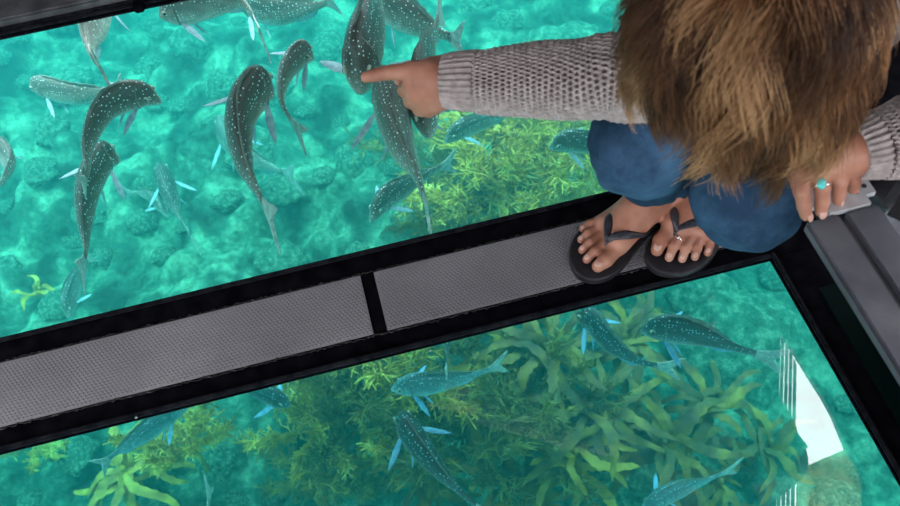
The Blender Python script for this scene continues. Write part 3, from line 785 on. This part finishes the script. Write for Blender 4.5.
# ------------------------------------------------------------------ under water: sea floor
ZS_ = -2.75
def bed_z(x, y):
    q = Vector((x, y, 0)); return ZS_+.34*noise.noise(q*.55)+.20*noise.noise(q*1.3+Vector((5, 2, 0)))+.10*noise.noise(q*3.1)+.05*noise.noise(q*7)+.03*noise.noise(q*15)+.11*max(0, 1-(noise.voronoi(q*3.6+Vector((0, 0, noise.noise(q*2))))[0][0]/.5)**2)
nx, ny = 420, 360; V = []; Fc = []
for j in range(ny):
    for i in range(nx):
        x = -5+11*i/(nx-1); y = -.5+9*j/(ny-1); V.append((x, y, bed_z(x, y)))
for j in range(ny-1):
    for i in range(nx-1): a = j*nx+i; Fc.append((a, a+1, a+nx+1, a+nx))
bed = tag(link('ground', mesh(V, Fc), M_bed), kind='structure')
def rock_mesh(seed, m):
    bm = bmesh.new(); bmesh.ops.create_icosphere(bm, subdivisions=4, radius=1)
    o = Vector((seed*3.1, seed*1.7, 0))
    for v in bm.verts:
        n = v.co.normalized(); v.co = n*(1+.35*noise.noise(n*1.3+o)+.18*noise.noise(n*3+o)+.07*noise.noise(n*8+o))
        v.co.z *= .62
    me = bm_mesh(bm); me.materials.append(m); return me
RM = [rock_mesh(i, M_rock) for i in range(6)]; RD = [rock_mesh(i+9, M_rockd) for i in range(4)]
rr = random.Random(11)
def bed_at(px, py):
    z = ZS_
    for _ in range(6): p = fl(px, py, z); z = bed_z(p.x, p.y)
    return Vector((p.x, p.y, z))
def put_rock(p, s, dark, label, group):
    o = bpy.data.objects.new('rock', (RD if dark else RM)[rr.randrange(4)]); C.objects.link(o)
    if not o.data.polygons[0].use_smooth: o.data.polygons.foreach_set('use_smooth', [True]*len(o.data.polygons))
    o.location = p+Vector((0, 0, s*.12)); o.scale = (s*rr.uniform(.8, 1.05), s*rr.uniform(.8, 1.05), s*rr.uniform(.7, 1.2)); o.rotation_euler = (rr.uniform(-.3, .3), rr.uniform(-.3, .3), rr.uniform(0, 6.28))
    tag(o, label, 'rock', group)
BIG = ((735, 350, .34, 'large smooth blue-green boulder under the fish at right of the lower window'), (615, 480, .26, 'large grey speckled boulder at bottom of lower window below the kelp rosette'), (700, 300, .22, 'rounded pale boulder just below the flip-flops in the lower window'), (560, 60, .26, 'broad bright boulder above the pointing sleeve in the upper window'))
placed = [(bed_at(b[0], b[1]), b[2]) for b in BIG]
for i in range(420):
    px = rr.uniform(-30, 930); py = rr.uniform(-20, 330) if rr.random() < .72 else rr.uniform(330, 520)
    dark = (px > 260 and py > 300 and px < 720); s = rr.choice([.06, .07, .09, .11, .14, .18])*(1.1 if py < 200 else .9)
    q_ = bed_at(px, py)
    if any((q_-a).length < (s+b)*1.15 for a, b in placed): continue
    placed.append((q_, s))
    if dark: put_rock(bed_at(px, py), s, True, 'dark rock on the sea floor under the kelp', 'dark rocks under the kelp')  # darker rock material in this part of the bed
    else: put_rock(bed_at(px, py), s, False, 'pale algae-coated rock among many alike on the bright sea floor', 'pale rocks on the sea floor')
for px, py, s, lb in BIG:
    put_rock(bed_at(px, py), s, False, lb, None)

# ------------------------------------------------------------------ kelp and seaweed
def blade(L, w, curl, up, seedv, m, parent, az):
    n = 16; V, Fc = [], []; ca, sa = math.cos(az), math.sin(az)
    x = 0; z = 0; ang = up
    for i in range(n):
        t = i/(n-1); ww = w*(math.sin(PI*min(1, t*.93+.07)))**.6*(1+.35*noise.noise(Vector((t*9, seedv, 0)))+(.14 if i % 2 else -.14))
        ang = up-curl*t*1.6; sidew = .03*math.sin(t*5+seedv)
        for k in range(5):
            s = (k-2)/2; ed = .35*ww*abs(s)*math.sin(t*26+seedv+s*2)*.6
            lx = x; ly = s*ww+sidew; lz = z+ed
            V.append((lx*ca-ly*sa, lx*sa+ly*ca, lz))
        x += L/n*math.cos(ang); z += L/n*math.sin(ang)
    for i in range(n-1):
        for k in range(4): a = i*5+k; Fc.append((a, a+1, a+6, a+5))
    nb = len(V); V += [(v[0], v[1], v[2]-.004) for v in V]; Fc += [tuple(reversed([q+nb for q in f])) for f in Fc[:]]
    return link('frond', mesh(V, Fc), m, parent)
kr = random.Random(5)
def kelp(px, py, L, nb, h, m, label, flatn=.5):
    nb = int(nb*1.6)
    b = bed_at(px, py); top = fl(px, py, b.z+h); b2 = Vector((top.x, top.y, bed_z(top.x, top.y)-.01))
    o = empty('kelp_plant', b2); tag(o, label, 'kelp', 'strap kelp plants')
    hh = top.z-b2.z
    tube('stem', catmull([(0, 0, 0), (.02, .01, hh*.5), (0, 0, hh)], 8), [.016, .014, .013, .012, .012, .012, .013, .015], m, o, 7)
    for k in range(nb):
        q = blade(L*kr.uniform(.65, 1.1), .022*kr.uniform(.8, 1.3)*(L/.5)**.5, kr.uniform(.3, 1.3)*flatn*2, kr.uniform(-.1, 1.0), kr.uniform(0, 99), m, o, 2*PI*k/nb+kr.uniform(-.3, .3))
        q.location = (0, 0, hh-.01-kr.uniform(0, .10))
K, KY = M_kelp, M_kelpy
for a in [(665, 442, .42, 16, .45, K, 'large olive kelp rosette in the lower window, above the bottom-right fish'),
          (590, 405, .45, 14, .40, K, 'olive kelp spreading in the middle of the lower window below the curved dark fish'),
          (545, 345, .42, 12, .40, K, 'dark olive kelp at the frame edge below the flip-flop toes'),
          (625, 335, .42, 13, .42, K, 'brown-green kelp between the curved dark fish and the straight fish in the lower window'),
          (500, 352, .30, 9, .45, KY, 'yellow kelp tuft beside the tail of the pale blue fish in the lower window'),
          (470, 400, .40, 10, .30, K, 'drab kelp just right of the large dark diving fish'),
          (575, 450, .36, 10, .42, KY, 'bright yellow-green kelp left of the grey speckled boulder'),
          (520, 480, .40, 12, .30, K, 'olive kelp at the bottom edge right of the big dark fish'),
          (705, 400, .36, 11, .40, K, 'olive kelp by the big blue-green boulder in the lower window'),
          (430, 480, .34, 9, .35, K, 'olive kelp at the bottom edge left of the big dark fish'),
          (365, 455, .30, 7, .25, KY, 'yellowish kelp patch in the open water left of the big dark fish'),
          (122, 468, .36, 12, .35, KY, 'yellow-green kelp below the cyan fish at left of the lower window'),
          (345, 385, .28, 7, .30, K, 'sparse kelp just under the walkway left of the pale blue fish'),
          (34, 286, .20, 4, .20, KY, 'small yellow kelp at left of the upper window above the walkway'),
          (770, 440, .30, 9, .25, K, 'dim kelp at the left of the white reflection'),
          (720, 480, .28, 8, .25, K, 'low kelp under the bottom-right fish')]: kelp(*a)
def sprig(L, m, parent, az, up, rg, thick):
    V, Fc = [], []
    def add(pts, rad, seg=4):
        v, f = tube_data(pts, rad, seg, False); b = len(V); V.extend(v); Fc.extend([tuple(q+b for q in ff) for ff in f])
    d = Vector((math.cos(az)*math.cos(up), math.sin(az)*math.cos(up), math.sin(up))); p = Vector(); main = [p.copy()]
    for i in range(10):
        d = (d+Vector((rg.gauss(0, .07), rg.gauss(0, .07), rg.gauss(.03, .06)))).normalized(); p = p+d*L/10; main.append(p.copy())
    add(main, [thick*(1.3-.8*i/10) for i in range(11)], 5)
    for i in range(2, 11):
        for s in range(6):
            t = (main[i]-main[i-1]).normalized(); q = (t*.7+Vector((rg.gauss(0, .7), rg.gauss(0, .7), rg.gauss(0, .5)))).normalized()
            l = L*.20*rg.uniform(.5, 1.2); pts = [main[i], main[i]+q*l*.5, main[i]+(q+t*.4).normalized()*l]; add(pts, [thick*.9, thick*1.1, thick*.5])
            for e in (1, 2):
                w = (q+Vector((rg.gauss(0, .7), rg.gauss(0, .7), rg.gauss(0, .7)))).normalized(); add([pts[e], pts[e]+w*l*.5], [thick*.9, thick*.6])
                w = (q+Vector((rg.gauss(0, .7), rg.gauss(0, .7), rg.gauss(0, .7)))).normalized(); add([pts[e], pts[e]+w*l*.5], [thick*.9, thick*.6])
    return link('branch', mesh(V, Fc), m, parent)
sr = random.Random(21)
def weed(px, py, L, nb, h, m, label, thick=.0040):
    nb = int(nb*1.25)
    b = bed_at(px, py); top = fl(px, py, b.z+h); b2 = Vector((top.x, top.y, bed_z(top.x, top.y)-.01)); hh = top.z-b2.z
    o = empty('seaweed_bush', b2); tag(o, label, 'seaweed', 'feathery seaweed bushes')
    tube('stem', [(0, 0, 0), (.01, 0, hh*.5), (0, 0, hh)], .012, m, o, 6)
    for k in range(nb):
        q = sprig(L*sr.uniform(.7, 1.15), m, o, 2*PI*k/nb+sr.uniform(-.4, .4), sr.uniform(-.1, 1.2), sr, thick); q.location = (0, 0, hh-.01-sr.uniform(0, .06))
W_, WD = M_weed, M_weedd
for a in [(545, 170, .48, 13, .55, W_, 'yellow-green feathery seaweed bush right beside the knee in the upper window'),
          (490, 195, .48, 13, .50, W_, 'yellow-green feathery seaweed bush below the fish under the sleeve'),
          (520, 135, .36, 9, .55, W_, 'feathery seaweed reaching up just below the knit sleeve'),
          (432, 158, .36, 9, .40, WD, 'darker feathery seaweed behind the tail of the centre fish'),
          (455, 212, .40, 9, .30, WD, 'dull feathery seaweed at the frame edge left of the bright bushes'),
          (585, 190, .36, 9, .40, W_, 'feathery seaweed at the frame edge left of the flip-flops'),
          (398, 370, .36, 9, .45, W_, 'upright yellow feathery seaweed at the frame edge beside the pale blue fish head'),
          (395, 415, .26, 7, .5, W_, 'feathery seaweed at the head of the big dark fish'),
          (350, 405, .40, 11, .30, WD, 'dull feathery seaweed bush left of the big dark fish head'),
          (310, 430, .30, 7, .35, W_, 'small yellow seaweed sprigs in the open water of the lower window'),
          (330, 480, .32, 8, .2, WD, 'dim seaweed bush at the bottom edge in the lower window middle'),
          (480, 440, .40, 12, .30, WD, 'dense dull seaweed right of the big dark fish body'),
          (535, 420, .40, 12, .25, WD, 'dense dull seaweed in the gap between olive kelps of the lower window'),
          (185, 440, .28, 8, .35, W_, 'loose feathery seaweed right of the cyan fish'),
          (30, 440, .22, 6, .2, W_, 'tiny seaweed tuft at the far left of the lower window'),
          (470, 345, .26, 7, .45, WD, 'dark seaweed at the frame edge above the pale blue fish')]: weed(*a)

# ------------------------------------------------------------------ fish
HT = ([0, .03, .08, .16, .28, .40, .55, .70, .82, .92, 1], [.012, .055, .105, .165, .205, .205, .175, .12, .072, .048, .050])
WT = ([0, .03, .08, .16, .28, .40, .55, .70, .82, .92, 1], [.010, .030, .052, .075, .092, .094, .078, .052, .030, .018, .012])
def finmesh(pts3, th):
    """closed fan of a 3-D outline with thickness th along its own normal"""
    P3 = [Vector(p) for p in pts3]; n = len(P3); c = sum(P3, Vector())/n; nn = Vector()
    for i in range(n): nn += (P3[i]-c).cross(P3[(i+1) % n]-c)
    nn = nn.normalized()*th; V = [p+nn*.35 for p in P3]+[p-nn*.35 for p in P3]+[c+nn, c-nn]; Fc = []
    for i in range(n):
        j = (i+1) % n; Fc += [(i, j, 2*n), (j+n, i+n, 2*n+1), (j, i, i+n, j+n)]
    return mesh(V, Fc)
def fish(pix, L, kind, label, roll=0., fins='pale', spread=.8, zfix=None, fat=.99, pitch=0.):
    pts = [fl(x, y, H-1.0) for x, y in pix]; base = Vector((0, 0, H))
    rel = [p-base for p in pts]; c = catmull(rel, 40); ul = sum((c[i+1]-c[i]).length for i in range(39))
    k = L/ul if zfix is None else (H-zfix)
    k = min(max(k, H+.28), H+2.3); Lw = ul*k
    c = [base+q*k for q in c]; mid = c[16].copy()
    hd = (c[0]-c[24]); th = math.atan2(hd.y, hd.x)
    root = empty('snapper_fish', mid, th); root.rotation_euler = (roll, pitch, th); tag(root, label, 'fish', 'fish under the boat')
    inv = Matrix.Rotation(-th, 3, 'Z'); sp = [inv @ (q-mid) for q in c]
    def at(t):
        u = t*39; i = min(int(u), 38); f = u-i; p = sp[i].lerp(sp[i+1], f); tg = (sp[i+1]-sp[i]).normalized(); return p, tg, Vector((-tg.y, tg.x, 0))
    BL = .86; n = 34; seg = 18; V, Fc = [], []
    hs = Lw*.86*fat; 
    def hh(t): return np.interp(t, *HT)*hs
    def ww(t): return np.interp(t, *WT)*hs
    for i in range(n):
        t = i/(n-1); t = t**1.25; p, tg, sd = at(t*BL); h = hh(t); w = ww(t); lift = h*.10-(.03*hs if t < .12 else 0)*(1-t/.12)
        for k2 in range(seg):
            a = 2*PI*k2/seg; ca, sa = math.cos(a), math.sin(a)
            V.append(p+sd*(w*ca*(1-.18*max(0, sa)))+Vector((0, 0, h*sa*(1.0 if sa > 0 else .85)+lift)))
    for i in range(n-1):
        for k2 in range(seg): a = i*seg+k2; b = i*seg+(k2+1) % seg; Fc.append((a, a+seg, b+seg, b))
    Fc += [tuple(range(seg)), tuple((n-1)*seg+k2 for k2 in range(seg-1, -1, -1))]
    link('body', mesh(V, Fc), M_fish[kind], root)
    fm = {'pale': M_pfin, 'blue': M_bfin}[fins]
    up = Vector((0, 0, 1))
    # tail fin: forked
    p0, tg, sd = at(BL-.012); p1, tg1, sd1 = at(.999); hT = Lw*.18
    end = p1-p0; 
    o = [p0+up*hh(1)*.9+up*.1*0, p0+end*.45+up*hT*.45, p0+end*.85+up*hT*.85, p0+end*1.12+up*hT, p0+end*.90+up*hT*.55, p0+end*.66, p0+end*.90-up*hT*.55, p0+end*1.12-up*hT, p0+end*.85-up*hT*.85, p0+end*.45-up*hT*.45, p0-up*hh(1)*.9]
    link('tail_fin', finmesh(o, .004), M_fin, root, False)
    # dorsal and anal fins
    def crest(name, t0, t1, hgt, sgn):
        V, Fc = [], []; m_ = 14
        for i in range(m_):
            f = i/(m_-1); t = t0+(t1-t0)*f; p, tg, sd = at(t*BL); h = hh(t)*(1.10 if sgn > 0 else -.74)
            fh = hgt*Lw*math.sin(PI*min(1, f*.86+.12))**.6*(1+.10*((i % 2)*2-1)); b = p+up*(h*.93); tp = b+up*sgn*fh-tg*0+(-tg)*(-fh*.5)
            V += [b-sd*.002, b+sd*.002, tp+sd*.0008, tp-sd*.0008]
        for i in range(m_-1):
            for q in range(4): a = 4*i+q; b = 4*i+(q+1) % 4; Fc.append((a, b, b+4, a+4))
        e = 4*(m_-1); Fc += [(3, 2, 1, 0), (e, e+1, e+2, e+3)]
        link(name, mesh(V, Fc), M_dfin if sgn > 0 else fm, root, False)
    crest('dorsal_fin', .30, .86, .045, 1); crest('anal_fin', .66, .86, .045, -1)
    for s in (-1, 1):
        p, tg, sd = at(.27*BL); b = p+sd*s*ww(.27)*.9-up*hh(.27)*.25; back = tg; out = (sd*s*spread+back*.75-up*.35).normalized(); w = Lw*.036; Lp = Lw*.22
        wd = (back*.75-sd*s*.35+up*.2).normalized()
        link('pectoral_fin', finmesh([b-wd*w*.25, b+out*Lp*.4-wd*w*.55, b+out*Lp*.8-wd*w*.4, b+out*Lp, b+out*Lp*.72+wd*w*.5, b+out*Lp*.35+wd*w*.75, b+wd*w*.35], .003), fm, root, False)
        p, tg, sd = at(.36*BL); b = p+sd*s*ww(.3)*.35-up*hh(.36)*.68; out = (sd*s*.45+back*.6-up*.6).normalized(); Lp = Lw*.13; wd = back
        link('pelvic_fin', finmesh([b-wd*w*.2, b+out*Lp*.5-wd*w*.2, b+out*Lp, b+out*Lp*.5+wd*w*.45, b+wd*w*.4], .003), fm, root, False)
        gpts = []
        for q in range(9):
            a = math.radians(62-q*16); p, tg, sd = at((.225+.030*math.cos(a))*BL); t_ = .225+.030*math.cos(a); h = hh(t_); lift = h*.10
            gpts.append(p+sd*s*(ww(t_)*math.cos(a)*(1-.18*max(0, math.sin(a)))*1.0)+up*(h*math.sin(a)*(1 if a > 0 else .85)+lift))
        tube('gill_cover', gpts, [Lw*.0022+Lw*.0035*math.sin(PI*q/8) for q in range(9)], M_dfin, root, 6)
        p, tg, sd = at(.115*BL); e = p+sd*s*ww(.115)*.93+up*hh(.115)*.42
        er = Lw*.021; ey = ellm('eye', e, (tg, up, sd), (er, er, er*.55), M_iris, root, 12)
        ellm('pupil', e+sd*s*er*.32, (tg, up, sd), (er*.58, er*.58, er*.35), M_eye, ey, 10)
    return root
fish([(159, 95), (138, 94), (106, 108), (86, 138), (82, 163), (74, 175)], .40, 'olive', 'dark spotted fish curled with head to the right, topmost of the nose-to-tail chain', roll=.35)
fish([(119, 156), (103, 160), (88, 190), (84, 222), (84, 247), (78, 272)], .46, 'olive', 'spotted fish heading up with its snout under the tail of the dark curled fish', roll=.25)
fish([(68, 318), (72, 295), (84, 270), (92, 255)], .45, 'olive', 'faint fish diving toward the walkway at left, below the spotted fish chain', roll=.2)
fish([(29, 86), (50, 90), (80, 96), (105, 92), (128, 88)], .40, 'silver', 'pale silver fish pointing left above the dark curled fish', roll=-.1)
fish([(92, -55), (94, -20), (93, 20), (90, 48), (107, 80)], .42, 'silver', 'pale fish swimming out at top left with only its rear and tail in view', roll=.0)
fish([(158, 14), (180, 10), (215, 4), (245, 4), (262, 36)], .42, 'silver', 'pale fish facing left at the top edge nearest the black clip', roll=-.15)
fish([(232, -6), (255, 8), (285, 14), (318, 8), (338, 2)], .46, 'olive', 'pale green fish cut by the top edge left of the pointed-at fish', roll=-.1)
fish([(314, 54), (300, 56), (285, 74), (282, 100), (304, 128)], .34, 'silver', 'small pale fish with head to the right just above the large upright fish', roll=.3)
fish([(274, 88), (258, 90), (240, 118), (243, 160), (256, 186), (275, 220)], .44, 'olive', 'large upright fish in the middle of the upper window with tail trailing down right', roll=.2)
fish([(358, 88), (362, 62), (371, 20), (372, -30), (376, -60)], .46, 'olive', 'fish swimming down to the tip of the pointing finger', roll=.0)
fish([(382, 70), (390, 105), (401, 145), (418, 178), (430, 226)], .46, 'silver', 'long pale fish directly below the pointing hand with tail swept down right')
fish([(429, 134), (424, 105), (424, 65), (434, 35), (442, 2)], .44, 'olive', 'dark fish diving partly hidden behind the pointing hand')
fish([(352, -20), (385, 5), (415, 22), (440, 34), (465, 44)], .50, 'olive', 'faint fish slanting under the top edge between the two diving fish')
fish([(444, 141), (462, 130), (485, 122), (505, 115), (525, 108)], .40, 'olive', 'dark fish pointing left just under the knit sleeve', roll=-.1)
fish([(370, 220), (385, 200), (405, 188), (430, 172), (455, 160)], .42, 'olive', 'dark fish heading down left at the edge of the feathery seaweed', roll=-.1)
fish([(549, 146), (570, 142), (600, 146), (625, 160), (650, 175)], .42, 'olive', 'fish with head left emerging from behind the knee', roll=-.2)
fish([(161, 164), (166, 182), (173, 202), (178, 215), (194, 241)], .38, 'olive', 'slim dark fish swimming up in open water right of the fish chain', zfix=-2.0)
fish([(168, 216), (155, 200), (142, 194), (124, 192)], .34, 'silver', 'faint ghostly fish left of the slim upright fish', zfix=-2.2)
fish([(-12, 150), (0, 152), (10, 165), (4, 190), (-5, 205)], .30, 'silver', 'pale cyan fish cut off by the left edge of the picture', roll=.5)
fish([(222, 118), (228, 138), (250, 158), (272, 168), (298, 180)], .46, 'silver', 'faint fish deep behind the large upright fish, tail to the right', zfix=-2.15)
fish([(190, 402), (165, 418), (140, 438), (118, 452), (98, 468)], .40, 'blue', 'cyan fish with forked tail half hidden by the frame at left of the lower window', fins='blue')
fish([(290, 405), (275, 398), (250, 388), (225, 378), (200, 370)], .42, 'dark', 'dark fish head poking out from under the walkway in the lower window', fins='blue')
fish([(202, 580), (206, 545), (208, 520), (209, 482)], .36, 'silver', 'fish below the bottom edge of which only the upright tail shows')
fish([(391, 388), (415, 386), (445, 382), (475, 375), (506, 362)], .42, 'blue', 'pale blue fish facing left with fins spread in the middle of the lower window', fins='blue', spread=1.1)
fish([(399, 412), (410, 432), (432, 462), (460, 492), (500, 525)], .44, 'dark', 'big dark blue fish slanting down right at the bottom edge', fins='blue', spread=1.0)
fish([(576, 312), (592, 322), (612, 345), (640, 362), (680, 369)], .44, 'dark', 'curved dark fish emerging from under the frame below the flip-flops', fins='blue')
fish([(641, 329), (668, 330), (700, 336), (735, 348), (785, 362)], .46, 'dark', 'straight blue-backed fish facing left over the blue-green boulder', fins='blue', spread=1.0)
fish([(640, 512), (662, 497), (685, 488), (708, 480), (738, 466)], .42, 'blue', 'spotted blue fish at the bottom edge with tail raised to the right', fins='blue', spread=1.0)
fish([(440, 322), (446, 335), (447, 352), (446, 374)], .20, 'dark', 'small dark fish seen end-on between frame and the pale blue fish', fins='blue')

# ------------------------------------------------------------------ water body
bm = bmesh.new(); box_bm(bm, -6, 7, -2, 9, -4.2, -.03)
wm = bpy.data.materials.new('sea_water'); wm.use_nodes = True; nt = wm.node_tree; nt.nodes.clear()
o = N(nt, 'ShaderNodeOutputMaterial'); ab = N(nt, 'ShaderNodeVolumeAbsorption'); ab.inputs['Color'].default_value = (.04, .82, .80, 1); ab.inputs['Density'].default_value = .40
sc = N(nt, 'ShaderNodeVolumeScatter'); sc.inputs['Color'].default_value = (.03, .85, .88, 1); sc.inputs['Density'].default_value = .105; sc.inputs['Anisotropy'].default_value = .2
ad = N(nt, 'ShaderNodeAddShader'); nt.links.new(ab.outputs[0], ad.inputs[0]); nt.links.new(sc.outputs[0], ad.inputs[1]); nt.links.new(ad.outputs[0], o.inputs['Volume'])
water = link('sea_water', bm_mesh(bm), wm, None, False); tag(water, 'clear turquoise sea water filling the space below the window panes', 'water', kind='stuff')

# ------------------------------------------------------------------ light
w = bpy.data.worlds.new('sky'); bpy.context.scene.world = w; w.use_nodes = True
nt = w.node_tree; bg = nt.nodes['Background']; tc = N(nt, 'ShaderNodeTexCoord'); sp_ = N(nt, 'ShaderNodeSeparateXYZ'); nt.links.new(tc.outputs['Generated'], sp_.inputs[0])
mr = N(nt, 'ShaderNodeMapRange'); nt.links.new(sp_.outputs['Z'], mr.inputs['Value']); mr.inputs['From Min'].default_value = .0; mr.inputs['From Max'].default_value = .85; mr.inputs['To Min'].default_value = 1.8; mr.inputs['To Max'].default_value = 8.6
nt.links.new(mr.outputs[0], bg.inputs[1]); bg.inputs[0].default_value = (.98, .97, 1, 1)
sun = bpy.data.lights.new('sun', 'SUN'); sun.energy = 5.2; sun.angle = .03; sun.color = (1, .96, .88)
so = bpy.data.objects.new('sun', sun); C.objects.link(so)
sd = Vector((.10, .16, -.97)); so.rotation_euler = sd.to_track_quat('-Z', 'Y').to_euler()
vs = bpy.context.scene.view_settings; vs.view_transform = 'Standard'; vs.look = 'None'; vs.gamma = 1; vs.use_curve_mapping = False; vs.exposure = 0
bpy.context.scene.cycles.transparent_max_bounces = 16
